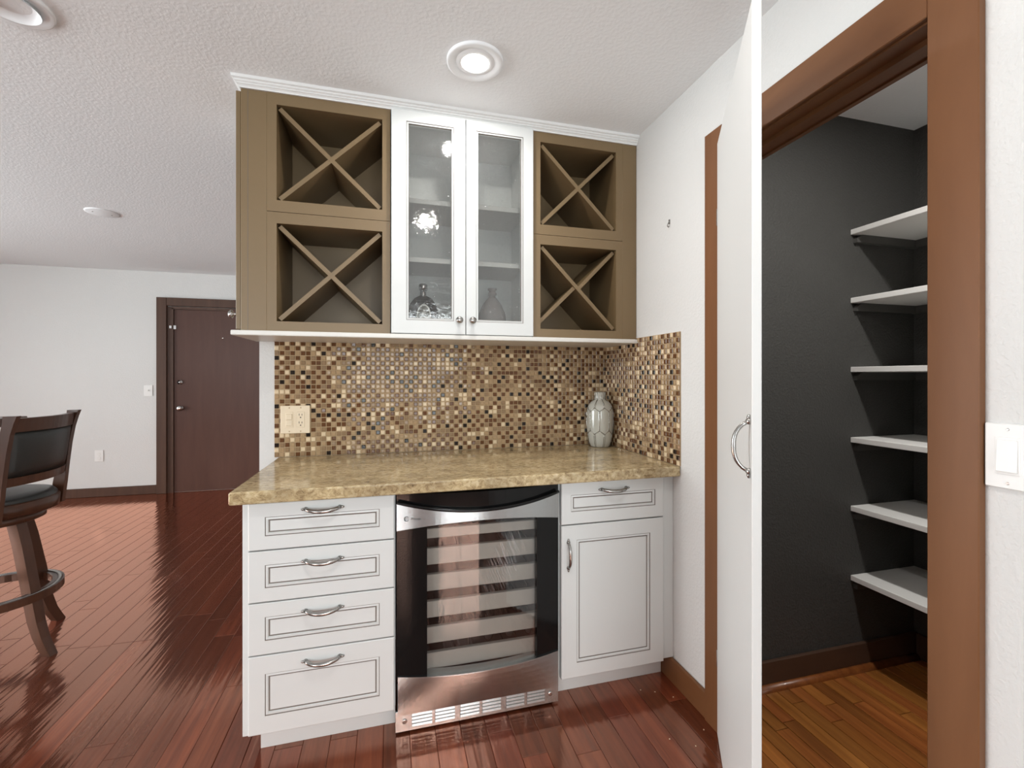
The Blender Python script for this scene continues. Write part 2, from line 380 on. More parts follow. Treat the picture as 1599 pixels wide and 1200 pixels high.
fl = struct(obj('floor', box(XL-.1, .0, YN-.1, YF+.1, -.1, -.006), 'subfloor'))
plank_floor(fl, 'plank', XL, 0.0, YN, YF, .0905, (.45, .6, .75, .9, 1.05, 1.2), .0012, .0012, 300, 3)
fp = struct(obj('floor_pantry', box(.0, PX+.1, PY0-.1, PY1+.1, -.1, -.006), 'subfloor'))
plank_floor(fp, 'strip', .012, PX, PY0, PY1, .058, (.5, .8, 1.1, 1.3), .0012, .0026, 300, 5)
tag(fl, 'glossy hand scraped red brown plank floor of the room', 'floor'); tag(fp, 'honey brown narrow strip wood floor inside the pantry', 'floor')
for o_ in (fl, fp): del o_['category']

# ------------------------------------------------------------------ trim and doors
bb = .10
struct(obj('baseboard_right', box(-.016, 0, -.834, -.535, 0, bb-.001, bev=.003), 'casing_y'))
b = struct(obj('baseboard_far', box(XL, -3.625, YF-.016, YF, 0, .095, bev=.003), 'hall_trim'))
b = struct(obj('baseboard_pantry_side', box(PW+.008, PX, PY1-.016, PY1, 0, .112, bev=.003), 'darkbase'))
def quarter(bm, x0, x1, y, r):
    n = 6; A = []; B = []
    for k in range(n+1):
        a = math.pi/2*k/n; A.append(bm.verts.new((x0, y-r*math.cos(a), r*math.sin(a)))); B.append(bm.verts.new((x1, y-r*math.cos(a), r*math.sin(a))))
    A.append(bm.verts.new((x0, y, 0))); B.append(bm.verts.new((x1, y, 0)))
    for k in range(n+1): bm.faces.new((A[k], A[k+1], B[k+1], B[k]))
    bm.faces.new(A); bm.faces.new(B[::-1]); return bm
obj('shoe_moulding', quarter(bmesh.new(), PW+.008, PX-.016, PY1-.016, .022), 'strip', b, True)
struct(obj('baseboard_pantry_end', box(PX-.016, PX, PY0, PY1-.016, 0, .112, bev=.003), 'darkbase'))
# pantry door casing: jambs, stops and the three casing boards
t1 = struct(obj('trim_1', boxes((-.004, PW+.012, OY1-.012, OY1, 0, OZ-.02), (-.004, PW+.012, OY0, OY0+.018, 0, OZ-.02), (-.004, PW+.012, OY0, OY1, OZ-.02, OZ)), 'casing'))
t1['label'] = 'brown stained casing and jambs around the pantry opening'
obj('casing_board', box(-.02, 0, -.924, -.834, 0, 2.18, bev=.002), 'casing', t1)
obj('casing_board', box(-.02, 0, -1.651, -1.560, 0, 2.18, bev=.002), 'casing', t1)
obj('casing_board', box(-.0195, 0, -1.560, -.924, 2.070, 2.18, bev=.002), 'casing_y', t1)
obj('door_stop', boxes((.045, .060, OY0+.018, OY1-.012, OZ-.034, OZ-.02), (.045, .060, OY1-.026, OY1-.012, 0, OZ-.034), (.045, .060, OY0+.018, OY0+.032, 0, OZ-.034)), 'casing_y', t1)
obj('back_casing', boxes((PW+.008, PW+.024, -.924, -.834, 0, 2.13), (PW+.008, PW+.024, -1.651, -1.560, 0, 2.13), (PW+.008, PW+.024, -1.560, -.924, 2.06, 2.13)), 'casing', t1)
# open pantry door, swung out into the room on the casing board nearest the counter
hx, hy = -.030, -.915; du = V((-.578, -.88, 0)).normalized(); dn = V((.88, -.578, 0)).normalized(); DL = .65; DT = .0195
bm = bmesh.new(); h0 = V((hx, hy, 0))
bx(bm, 0, DL, 0, DT, .012, 2.112, bev=.0015)
rot = Matrix(((du.x, dn.x, 0, hx), (du.y, dn.y, 0, hy), (0, 0, 1, 0), (0, 0, 0, 1))); bm.transform(rot)
d1 = struct(obj('door_1', bm, 'white2')); d1['label'] = 'open flat white pantry door with bow pull'
def bow_pull(along, out, c, half, rise, r=.0045, droop=V((0, 0, 0)), foot=.0075):
    """arched cabinet pull, feet on the surface at c +- along*half"""
    bm = bmesh.new(); pts = []; rs = []; n = 14
    for k in range(n+1):
        s = -1 + 2*k/n; hgt = rise*(1-abs(s)**2.6)**.8 if abs(s) < 1 else 0
        pts.append(c + along*half*s + out*(.004+hgt) + droop*(1-s*s)); rs.append(r*(1.25-.25*abs(s)) if abs(s) < .95 else r*1.1)
    tube(bm, pts, rs, 10, up=out.cross(along))
    for s in (-1, 1):
        q = c + along*half*s; tube(bm, [q - out*.001, q + out*.004, q + out*.009], [foot, foot, foot*.55], 12, up=along)
        q2 = q + along*s*.009; tube(bm, [q2 + along*(-s)*.004 + out*.004, q2 + out*.003, q2 + along*s*.006 + out*.003], [.004, .005, .0025], 8, up=out)
    return bm
pc = h0 + du*.632; pc.z = 1.127
obj('pull_handle', bow_pull(V((0, 0, 1)), -dn, pc, .056, .030, .0042), 'pewter', d1, True)
obj('hinge', boxes((-.031, -.019, -.935, -.912, 1.82, 1.88), (-.031, -.019, -.935, -.912, .25, .31)), 'chrome', d1)
# brown entrance door in the far wall
t2 = struct(obj('trim_2', boxes((-3.485, -3.470, YF-.03, YF-.0, 0, 2.045), (-2.548, -2.533, YF-.03, YF, 0, 2.045), (-3.485, -2.533, YF-.03, YF, 2.03, 2.06)), 'hall_trim'))
obj('casing_board', box(-3.625, -3.530, YF-.045, YF, 0, 2.155, bev=.003), 'hall_trim', t2)
obj('casing_board', box(-2.49, -2.395, YF-.045, YF, 0, 2.155, bev=.003), 'hall_trim', t2)
obj('casing_board', box(-3.530, -2.49, YF-.044, YF, 2.065, 2.155, bev=.003), 'hall_trim', t2)
obj('jamb', boxes((-3.530, -3.485, YF-.02, YF, 0, 2.06), (-2.533, -2.49, YF-.02, YF, 0, 2.06)), 'hall_trim', t2)
d2 = struct(obj('door_2', box(-3.470, -2.548, YF-.012, YF+.0, .004, 2.03, bev=.002), 'hall_door')); d2['label'] = 'flat dark brown entrance door in the far wall'
def knob_y(bm, x, z, y, r):
    return lathe(bm, [(0, .0), (r*.9, .0), (r*.9, .006), (r*.4, .010), (r*.4, .022), (r*.8, .028), (r, .038), (r*.75, .050), (0, .055)], (x, y, z), 20, 1, 'y')
obj('door_knob', knob_y(bmesh.new(), -3.405, .935, YF-.012, .030), 'chrome', d2, True)
obj('deadbolt', lathe(bmesh.new(), [(0, 0), (.028, 0), (.026, .012), (.012, .016), (.012, .022), (0, .024)], (-3.41, YF-.012, 1.222), 20, 1, 'y'), 'chrome', d2, True)
obj('peephole', lathe(bmesh.new(), [(0, 0), (.009, 0), (.008, .006), (0, .006)], (-2.99, YF-.012, 1.72), 12, 1, 'y'), 'chrome', d2, True)
obj('latch_guard', boxes((-3.50, -3.478, YF-.05, YF-.018, 1.815, 1.845), (-3.470, -3.445, YF-.026, YF-.011, 1.810, 1.850)), 'chrome', d2)

# ------------------------------------------------------------------ pantry shelves
nth = ['topmost', 'second', 'third', 'fourth', 'fifth', 'lowest']
for k, zt in enumerate((1.929, 1.629, 1.326, 1.017, .716, .411)):
    lab = {0: 'topmost white pantry shelf', 5: 'lowest white pantry shelf, nearest the floor'}.get(k, 'white pantry shelf, %s from the top' % nth[k])
    t = thing('pantry_shelf', lab + ' on charcoal cleats', 'shelf', (.99, -1.2, zt-.06), 'white shelves in the pantry')
    obj('board', box(.80, PX, PY0+.02, PY1, zt-.023, zt, bev=.0015), 'shelf', t)
    bm = bmesh.new()        # side cleat with an angled nose
    pr = [(.815, zt-.058), (PX, zt-.058), (PX, zt-.023), (.845, zt-.023), (.815, zt-.040)]
    A = [bm.verts.new((x, PY1-.019, z)) for x, z in pr]; B = [bm.verts.new((x, PY1, z)) for x, z in pr]
    for i in range(5): bm.faces.new((A[i], A[(i+1) % 5], B[(i+1) % 5], B[i]))
    bm.faces.new(A[::-1]); bm.faces.new(B); obj('cleat', bm, 'cleat', t)
    obj('cleat', box(PX-.019, PX, PY0+.02, PY1-.019, zt-.058, zt-.023), 'cleat', t)

# ------------------------------------------------------------------ base cabinets
YB = -.604          # carcass front
def shaker(x0, x1, z0, z1, yf, th, ix, iz):
    """slab front with a glazed, stepped panel; yf = front face, material 1 = glaze"""
    bm = bmesh.new(); e = .0025
    def rect(dx, dz, y): return [bm.verts.new(p) for p in ((x0+dx, y, z0+dz), (x1-dx, y, z0+dz), (x1-dx, y, z1-dz), (x0+dx, y, z1-dz))]
    L = [(rect(0, 0, yf+th), 0), (rect(0, 0, yf+e), 0), (rect(e, e, yf), 0), (rect(ix, iz, yf), 0), (rect(ix+.0022, iz+.0022, yf+.0025), 1), (rect(ix+.0085, iz+.0085, yf+.0015), 0),
         (rect(ix+.0105, iz+.0105, yf+.006), 0), (rect(ix+.0145, iz+.0145, yf+.0065), 1)]
    for (A, _), (B, m) in zip(L, L[1:]):
        for k in range(4): bm.faces.new((A[k], A[(k+1) % 4], B[(k+1) % 4], B[k])).material_index = m
    bm.faces.new(L[-1][0]); bm.faces.new(L[0][0][::-1]); return bm
UX, UY = V((1, 0, 0)), V((0, -1, 0))
t = thing('drawer_cabinet', 'white base cabinet with four glazed drawers under the counter', 'cabinet', (-1.38, -.32, 0))
bm = boxes((-1.621, -1.603, -.60, -.002, .10, .872), (-1.153, -1.136, -.60, -.002, .10, .872), (-1.603, -1.153, -.60, -.002, .10, .118), (-1.603, -1.153, -.60, -.585, .852, .872), (-1.603, -1.153, -.02, -.002, .118, .872))
obj('carcass', bm, 'white', t)
obj('side_stile', box(-1.6225, -1.602, -.616, YB+.004, .098, .872, bev=.001), 'white', t)
obj('toe_kick', box(-1.585, -1.136, -.548, -.53, 0, .102), 'white', t)
for (z0, z1, hz) in ((.709, .864, .836), (.537, .705, .661), (.363, .533, .493), (.100, .359, .323)):
    d = obj('drawer_front', shaker(-1.604, -1.140, z0, z1, -.625, .021, .050, .046 if z1-z0 < .2 else .060), ['white', 'glaze'], t)
    obj('pull_handle', bow_pull(UX, UY, V((-1.375, -.625, hz)), .054, .022, .0062, V((0, 0, -.006))), 'pewter', d, True)
t = thing('door_cabinet', 'white base cabinet with one drawer over a panelled door', 'cabinet', (-.255, -.32, 0))
obj('carcass', boxes((-.512, -.494, -.60, -.002, .10, .872), (-.053, -.035, -.60, -.002, .10, .872), (-.494, -.053, -.60, -.002, .10, .118), (-.494, -.053, -.60, -.585, .852, .872), (-.494, -.053, -.02, -.002, .118, .872)), 'white', t)
obj('filler_strip', box(-.052, -.0005, -.612, YB+.01, .100, .872, bev=.001), 'white', t)
obj('toe_kick', box(-.517, -.018, -.548, -.53, 0, .102), 'white', t)
d = obj('drawer_front', shaker(-.508, -.054, .702, .866, -.625, .021, .040, .049), ['white', 'glaze'], t)
obj('pull_handle', bow_pull(UX, UY, V((-.283, -.625, .832)), .054, .022, .0062, V((0, 0, -.006))), 'pewter', d, True)
d = obj('door', shaker(-.508, -.054, .097, .697, -.625, .021, .064, .058), ['white', 'glaze'], t)
obj('pull_handle', bow_pull(V((0, 0, 1)), UY, V((-.480, -.625, .583)), .050, .022, .0050), 'pewter', d, True)
o = tag(obj('countertop', box(-1.650, -.001, -.664, -.001, .872, .914, bev=.006, seg=3), 'granite'), 'golden beige speckled granite countertop on the white cabinets', 'countertop')

# ------------------------------------------------------------------ wine cooler
CX0, CX1, CXC = -1.132, -.521, -.8265; HW = (CX1-CX0)/2
def bow(x): return -.622 - .044*(1-((x-CXC)/HW)**2)
def bowed(x0, x1, zlo, zhi, off, th, nx=24, bm=None, nz=1):
    bm = bm or bmesh.new(); F = []; B = []
    for i in range(nx+1):
        x = x0+(x1-x0)*i/nx; a, c = zlo(x), zhi(x)
        F.append([bm.verts.new((x, bow(x)-off, a+(c-a)*k/nz)) for k in range(nz+1)]); B.append([bm.verts.new((x, bow(x)-off+th, a+(c-a)*k/nz)) for k in range(nz+1)])
    for i in range(nx):
        for k in range(nz):
            bm.faces.new((F[i][k], F[i+1][k], F[i+1][k+1], F[i][k+1])); bm.faces.new((B[i][k], B[i][k+1], B[i+1][k+1], B[i+1][k]))
        bm.faces.new((F[i][0], B[i][0], B[i+1][0], F[i+1][0])); bm.faces.new((F[i][-1], F[i+1][-1], B[i+1][-1], B[i][-1]))
    for i in (0, nx):
        for k in range(nz): bm.faces.new((F[i][k], F[i][k+1], B[i][k+1], B[i][k]))
    return bm
def cc(v): return lambda x: v
def arc(edge, mid): return lambda x: edge + (mid-edge)*(1-((x-CXC)/HW)**2)
t = thing('wine_cooler', 'stainless steel wine cooler with glass door between the white cabinets', 'wine cooler', (CXC, -.32, 0))
obj('housing', boxes((CX0+.004, CX0+.03, -.575, -.03, .02, .862), (CX1-.03, CX1-.004, -.575, -.03, .02, .862), (CX0+.03, CX1-.03, -.575, -.03, .02, .145), (CX0+.03, CX1-.03, -.575, -.03, .79, .862), (CX0+.03, CX1-.03, -.06, -.03, .145, .79)), 'black_in', t)
dr = obj('door_frame', bowed(CX0, CX0+.105, cc(.19), cc(.80), 0, .030, 6), 'black', t)
obj('side_frame', bowed(CX1-.095, CX1, cc(.19), cc(.80), 0, .030, 6), 'black', dr)
obj('glass', bowed(CX0+.104, CX1-.094, cc(.19), cc(.80), -.004, .004, 20), 'cooler_glass', dr)
obj('handle_band', bowed(CX0, CX1, arc(.832, .795), cc(.864), -.010, .035, 28), 'black', dr)
bm = bmesh.new(); tube(bm, [(CX0+(CX1-CX0)*i/28, bow(CX0+(CX1-CX0)*i/28)-.003, arc(.836, .799)(CX0+(CX1-CX0)*i/28)) for i in range(29)], .0065, 8)
obj('handle_lip', bm, 'black', dr, True)
obj('steel_band', bowed(CX0, CX1, arc(.735, .764), arc(.832, .797), .006, .030, 32), 'steel', dr)
bm = bowed(CX0+.004, CX1-.002, cc(.078), cc(.216), .006, .040, 32, None, 6)
for v in bm.verts:      # the bow dies out towards the vent grille
    q = (v.co.z-.078)/.138; v.co.y += .044*(1-((v.co.x-CXC)/HW)**2)*max(0.0, 1-q)**1.3
obj('lower_panel', bm, 'steel', dr)
obj('panel_lip', bowed(CX0+.004, CX1-.002, cc(.214), cc(.2175), .0062, .048, 32), 'steel', dr)
g = obj('grille', box(CX0-.004, CX1+.004, -.612, -.60, .008, .082, bev=.001), 'steel', t)
for grp in range(3):
    for half in range(2):
        xa = -1.079 + grp*.175 + half*.083
        obj('vent_recess', box(xa, xa+.073, -.6128, -.611, .020, .070), 'pewter', g)
        for k in range(4):
            zz = .023 + k*.0125
            bm = bmesh.new(); beam(bm, [(xa+.001, -.6145, zz+.004), (xa+.072, -.6145, zz+.004)], V((0, .0012, .0)), V((0, .0009, .0036))); obj('louvre', bm, 'steel', g)
for x in (-1.104, -.551): obj('screw', lathe(bmesh.new(), [(0, 0), (.009, 0), (.008, .003), (.004, .004), (0, .002)], (x, -.612, .045), 16, 1, 'y'), 'chrome', g, True)
for k, zc in enumerate((.709, .6245, .5285, .4305, .3365, .2415)):
    hh = .018 if k == 0 else .0300
    s = obj('shelf_front', box(CX0+.09, CX1-.07, -.606, -.588, zc-hh, zc+hh, bev=.002), 'shelf_front', t)
    bm = bmesh.new()
    for i in range(9): bx(bm, CX0+.06+i*.058, CX0+.066+i*.058, -.588, -.08, zc-.012, zc-.006)
    obj('rack_wires', bm, 'chrome', s)
# raised emblem and script on the steel band
LX = -1.098
def band_y(x): return bow(x)-.0062
bm = bmesh.new(); tube(bm, [(LX+.0078*math.cos(a*math.pi/12), band_y(LX)-.0005, .779+.0078*math.sin(a*math.pi/12)) for a in range(25)], .0013, 6, up=V((0, 1, 0)), cap=False)
obj('emblem_ring', bm, 'ink', dr)
def text(s, size, x, z, parent, mat, shear=0, name='lettering', ang=0):
    c = bpy.data.curves.new(name, 'FONT'); c.body = s; c.size = size; c.extrude = .0003; c.shear = shear; c.align_x = 'LEFT'
    tmp = bpy.data.objects.new('tmp', c); COL.objects.link(tmp); dg = bpy.context.evaluated_depsgraph_get(); me = bpy.data.meshes.new_from_object(tmp.evaluated_get(dg))
    bpy.data.objects.remove(tmp); me.transform(Matrix.Rotation(math.pi/2, 4, 'X')); me.transform(Matrix.Rotation(ang, 4, 'Z')); me.transform(Matrix.Translation((x, band_y(x)-.0006, z)))
    return link(name, me, mat, parent)
sl = math.atan2(band_y(LX+.03)-band_y(LX), .03)
text('GE', .0078, LX-.0054, .7763, dr, 'ink', .2, 'emblem_letters', sl)
text('Profile', .0135, LX+.0135, .7748, dr, 'ink', .35, 'lettering', math.atan2(band_y(LX+.05)-band_y(LX+.013), .037))
# bottles lying in the cooler, necks outward
for k, (x, z, nm) in enumerate(((-.872, .146, 'bottom'), (-.700, .2365, 'upper'), (-.785, .2365, 'upper'), (-.620, .2365, 'upper'))):
    lab = 'dark wine bottle lying on the floor of the cooler' if k == 0 else 'dark wine bottle lying on the lowest rack of the cooler'
    bt = thing('wine_bottle', lab, 'bottle', (x, -.40, z), 'wine bottles in the cooler')
    obj('bottle_body', lathe(bmesh.new(), [(0, 0), (.034, 0), (.037, .006), (.037, .19), (.030, .22), (.014, .25), (.014, .27)], (x, -.25, z+.0375), 20, 1, 'y'), 'bottle', bt, True)
    obj('capsule', lathe(bmesh.new(), [(.0148, .262), (.0150, .295), (.0165, .296), (.0165, .308), (.012, .31), (0, .309)], (x, -.25, z+.0375), 20, 1, 'y'), 'pewter', bt, True)

# ------------------------------------------------------------------ upper cabinets
YU = -.317; ZB, ZT = 1.462, 2.402
def rack_cabinet(label, x0, x1, ox0, ox1, filler, lz, twist):
    """two stacked cubes with X dividers; ox = opening"""
    t = thing('wine_rack_cabinet', label, 'wine rack', ((x0+x1)/2, YU/2, ZB))
    f0, f1 = (x0, ox0-.035) if filler == 'l' else (ox1+.034, x1)
    c0, c1 = (f1, x1) if filler == 'l' else (x0, f0)
    obj('filler_strip', box(f0, f1, YU, YU+.03, ZB, ZT, bev=.0012), 'taupe', t)
    if filler == 'l': obj('filler_bead', box(f0+.024, f0+.0255, YU-.0006, YU+.01, ZB+.002, ZT-.002), 'glaze', t)
    for (z0, z1, a, c) in ((1.935, ZT, 1.980, 2.357), (ZB, 1.933, 1.502, 1.889)):
        fr = obj('cube_frame', boxes((c0, ox0, YU, YU+.02, z0, z1), (ox1, c1, YU, YU+.02, z0, z1), (ox0, ox1, YU, YU+.02, z0, a), (ox0, ox1, YU, YU+.02, c, z1)), 'taupe', t)
        obj('cube_lining', boxes((ox0-.012, ox0, YU+.02, -.016, a-.012, c+.012), (ox1, ox1+.012, YU+.02, -.016, a-.012, c+.012), (ox0, ox1, YU+.02, -.016, a-.012, a), (ox0, ox1, YU+.02, -.016, c, c+.012), (ox0-.012, ox1+.012, -.016, -.002, a-.012, c+.012)), 'taupe', fr)
        for s in (1, -1):
            p0 = V((ox0, 0, a if s > 0 else c)); p1 = V((ox1, 0, c if s > 0 else a)); dv = (p1-p0); L = dv.length; dv.normalize(); nv = V((-dv.z, 0, dv.x)); th = .0085
            yc = (YU+.012 + -.016)/2 + (.001 if s > 0 else 0); hy_ = abs(YU+.012+.016)/2
            tw = twist and z0 == ZB and s > 0
            q0 = p0 + dv*.013; q1 = p1 - dv*.013; mid = (p0+p1)/2
            bm = bmesh.new()
            segs = [(q0, mid, 15 if tw else 0), (mid, q1, 0)] if tw else [(q0, q1, 0)]
            for (u, v, ang) in segs:
                ca, sa = math.cos(R(ang)), math.sin(R(ang)); hv = V((0, hy_, 0)); wv = nv*th
                if ang:
                    front = V((0, 1, 0)); hv = V((0, hy_*ca, 0)) + nv*(-sa*hy_*.30); beam(bm, [u+V((0, yc, 0)) + nv*.012, v+V((0, yc, 0)) + nv*.006], wv, hv)
                else: beam(bm, [u+V((0, yc, 0)), v+V((0, yc, 0))], wv, hv)
            obj('divider', bm, 'taupe', fr)
    obj('bottom_panel', box(x0, x1, YU+.03, -.002, ZB, ZB+.016), 'taupe', t); obj('top_panel', box(x0, x1, YU+.03, -.002, ZT-.012, ZT), 'taupe', t)
    sx = x0 if filler == 'l' else x1-.014
    obj('end_panel', box(sx, sx+.014, YU+.03, -.002, ZB+.016, ZT-.012), 'taupe', t)
    return t
tl = rack_cabinet('taupe wine rack cabinet with two X cubes at the open end of the counter', -1.713, -1.154, -1.587, -1.186, 'l', 0, False)
tr = rack_cabinet('taupe wine rack cabinet with two X cubes against the right white wall', -.527, -.001, -.491, -.110, 'r', 0, True)
dd = obj('end_door', box(-1.7335, -1.7165, YU+.012, -.01, ZB+.006, ZT-.005, bev=.0015), 'taupe', tl)
obj('knob', lathe(bmesh.new(), [(0, 0), (.010, 0), (.006, .004), (.006, .012), (.0155, .018), (.0165, .024), (.010, .031), (0, .033)], (-1.7335, -.285, 1.528), 20, 1, 'x'), 'pewter', dd, True)
# glass cabinet
t = thing('glass_cabinet', 'white wall cabinet with two seeded glass doors between the wine racks', 'cabinet', (-.84, -.16, ZB))
obj('carcass', boxes((-1.150, -1.134, YU+.002, -.002, ZB, ZT), (-.548, -.532, YU+.002, -.002, ZB, ZT), (-1.134, -.548, YU+.002, -.002, ZB, ZB+.03), (-1.134, -.548, YU+.002, -.002, ZT-.03, ZT), (-1.134, -.548, -.012, -.002, ZB+.03, ZT-.03)), 'white', t)
for z in (2.054, 1.800): obj('shelf', box(-1.134, -.548, -.285, -.012, z-.021, z, bev=.001), 'shelf', t)
for s, (x0, x1, g0, g1, kx) in enumerate(((-1.150, -.8395, -1.078, -.901, -.868), (-.8365, -.5315, -.782, -.590, -.811))):
    z0, z1, zg0, zg1 = ZB+.003, ZT-.004, 1.532, 2.343; y0, y1 = YU-.022, YU-.001
    bm = bmesh.new(); e = .002
    def rect(a, b_, c, d_, y): return [bm.verts.new(p) for p in ((a, y, c), (b_, y, c), (b_, y, d_), (a, y, d_))]
    L = [(rect(x0, x1, z0, z1, y1), 0), (rect(x0, x1, z0, z1, y0+e), 0), (rect(x0+e, x1-e, z0+e, z1-e, y0), 0), (rect(g0-.011, g1+.011, zg0-.011, zg1+.011, y0), 0), (rect(g0-.009, g1+.009, zg0-.009, zg1+.009, y0+.0025), 1),
         (rect(g0-.002, g1+.002, zg0-.002, zg1+.002, y0+.001), 0), (rect(g0, g1, zg0, zg1, y0+.008), 1), (rect(g0, g1, zg0, zg1, y1), 0)]
    for (A, _), (B, m) in zip(L, L[1:]):
        for k in range(4): bm.faces.new((A[k], A[(k+1) % 4], B[(k+1) % 4], B[k])).material_index = m
    A, B = L[-1][0], L[0][0]
    for k in range(4): bm.faces.new((A[k], A[(k+1) % 4], B[(k+1) % 4], B[k]))
    d = obj('glass_door', bm, ['white', 'glaze'], t)
    obj('glass_pane', box(g0-.001, g1+.001, y0+.010, y0+.014, zg0-.001, zg1+.001), 'seeded', d)
    obj('knob', lathe(bmesh.new(), [(0, 0), (.009, 0), (.006, .004), (.006, .012), (.0145, .018), (.0155, .023), (.010, .030), (0, .032)], (kx, y0, 1.525), 20, 1, 'y'), 'pewter', d, True)
# bottles standing inside
zb = ZB+.0302
bt = thing('liquor_bottle', 'squat dark bottle with arched pale label behind the glass door', 'bottle', (-1.008, -.17, zb), 'bottles in the glass cabinet')
obj('bottle_body', lathe(bmesh.new(), [(0, 0), (.045, 0), (.056, .01), (.066, .05), (.068, .085), (.060, .122), (.040, .150), (.016, .162), (.014, .166)], (-1.008, -.17, zb), 28, .55), 'bottle', bt, True)
obj('neck_and_cap', lathe(bmesh.new(), [(.014, .160), (.0135, .185), (.019, .187), (.019, .212), (.015, .216), (0, .217)], (-1.008, -.17, zb), 20), 'pewter', bt, True)
def plaque(pts, y, th):
    bm = bmesh.new(); A = [bm.verts.new((x, y, z)) for x, z in pts]; B = [bm.verts.new((x, y+th, z)) for x, z in pts]; n = len(pts)
    for i in range(n): bm.faces.new((A[i], A[(i+1) % n], B[(i+1) % n], B[i]))
    bm.faces.new(A); bm.faces.new(B[::-1]); return bm
def arch(cx, z0, w_, h_, k=1.0): return [(cx-w_*k*.8, z0), (cx+w_*k*.8, z0)] + [(cx+w_*k*math.cos(a*math.pi/12), z0+h_*.45+h_*.55*k*math.sin(a*math.pi/12)) for a in range(13)]
obj('label_arch', plaque(arch(-1.008, zb+.02, .032, .098), -.2095, .004), 'label', bt)
obj('label_print', plaque(arch(-1.008, zb+.026, .026, .085), -.2105, .002), 'label2', bt)
obj('label_crest', boxes((-1.026, -.990, -.2113, -.2100, zb+.036, zb+.062), (-1.018, -.998, -.2113, -.2100, zb+.070, zb+.084), (-1.010, -1.006, -.2113, -.2100, zb+.084, zb+.094)), 'label', bt)
bt = thing('glass_bottle', 'round pale clear bottle with short neck behind the glass door', 'bottle', (-.684, -.17, zb), 'bottles in the glass cabinet')
obj('bottle_body', lathe(bmesh.new(), [(0, 0), (.050, 0), (.062, .012), (.068, .05), (.064, .09), (.045, .135), (.020, .165), (.015, .172)], (-.684, -.17, zb), 28, .6), 'clear', bt, True)
obj('neck_and_cap', lathe(bmesh.new(), [(.015, .168), (.014, .178), (.020, .180), (.020, .190), (.015, .192), (.015, .200), (.021, .203), (.021, .211), (0, .213)], (-.684, -.17, zb), 20), 'clear', bt, True)
# bottom board and crown moulding
tag(obj('bottom_board', box(-1.742, -.001, YU-.024, -.001, 1.4425, ZB, bev=.004, seg=2), 'rail'), 'cream white board running under the three upper cabinets', 'board')
prof = [(0, 2.402), (-.004, 2.402), (-.005, 2.407), (-.009, 2.411), (-.013, 2.4130), (-.013, 2.4165), (-.019, 2.421), (-.019, 2.4255), (-.026, 2.429), (-.027, 2.4405), (0, 2.4405)]
bm = bmesh.new(); rows = []
path = [(V((-.001, YU-.002, 0)), V((0, 1, 0))), (V((-1.713, YU-.002, 0)), V((1, 1, 0))), (V((-1.713, -.001, 0)), V((1, 0, 0)))]
for p, out in path: rows.append([bm.verts.new((p.x+out.x*a, p.y+out.y*a, z)) for a, z in prof])
for A, B in zip(rows, rows[1:]):
    for k in range(len(prof)): bm.faces.new((A[k], A[(k+1) % len(prof)], B[(k+1) % len(prof)], B[k]))
bm.faces.new(rows[0]); bm.faces.new(rows[-1][::-1])
bx(bm, -1.713, -.001, YU-.002, -.001, 2.4025, 2.4398)
tag(obj('crown_moulding', bm, 'crown'), 'white stepped crown moulding between upper cabinets and ceiling', 'moulding')

# ------------------------------------------------------------------ mosaic backsplash
PT = .0222; TS = .0184
def tile_mesh(mat):
    bm = bmesh.new(); h = TS/2; lo = [bm.verts.new((x*h, 0, z*h)) for x, z in ((-1, -1), (1, -1), (1, 1), (-1, 1))]
    md = [bm.verts.new((x*h*.97, -.0030, z*h*.97)) for x, z in ((-1, -1), (1, -1), (1, 1), (-1, 1))]
    tp = [bm.verts.new((x*h*.74, -.0042, z*h*.74)) for x, z in ((-1, -1), (1, -1), (1, 1), (-1, 1))]
    for A, B in ((lo, md), (md, tp)):
        for k in range(4): bm.faces.new((A[k], A[(k+1) % 4], B[(k+1) % 4], B[k]))
    bm.faces.new(tp); me = bpy.data.meshes.new('tile'); bm.to_mesh(me); bm.free()
    if mat is not None: me.materials.append(M[KINDS[mat]])
    return me
KINDS = ['tile_tan', 'tile_taupe', 'tile_brown', 'tile_dark', 'tile_cream']
TM = [tile_mesh(k) for k in range(5)]; RAW = tile_mesh(None)
def pick(i, j, rnd):
    if (i+j) % 2 == 0: return rnd.choices((2, 3, 1, 0, 4), (58, 15, 12, 8, 7))[0]
    return rnd.choices((0, 1, 4, 2), (56, 24, 15, 5))[0]
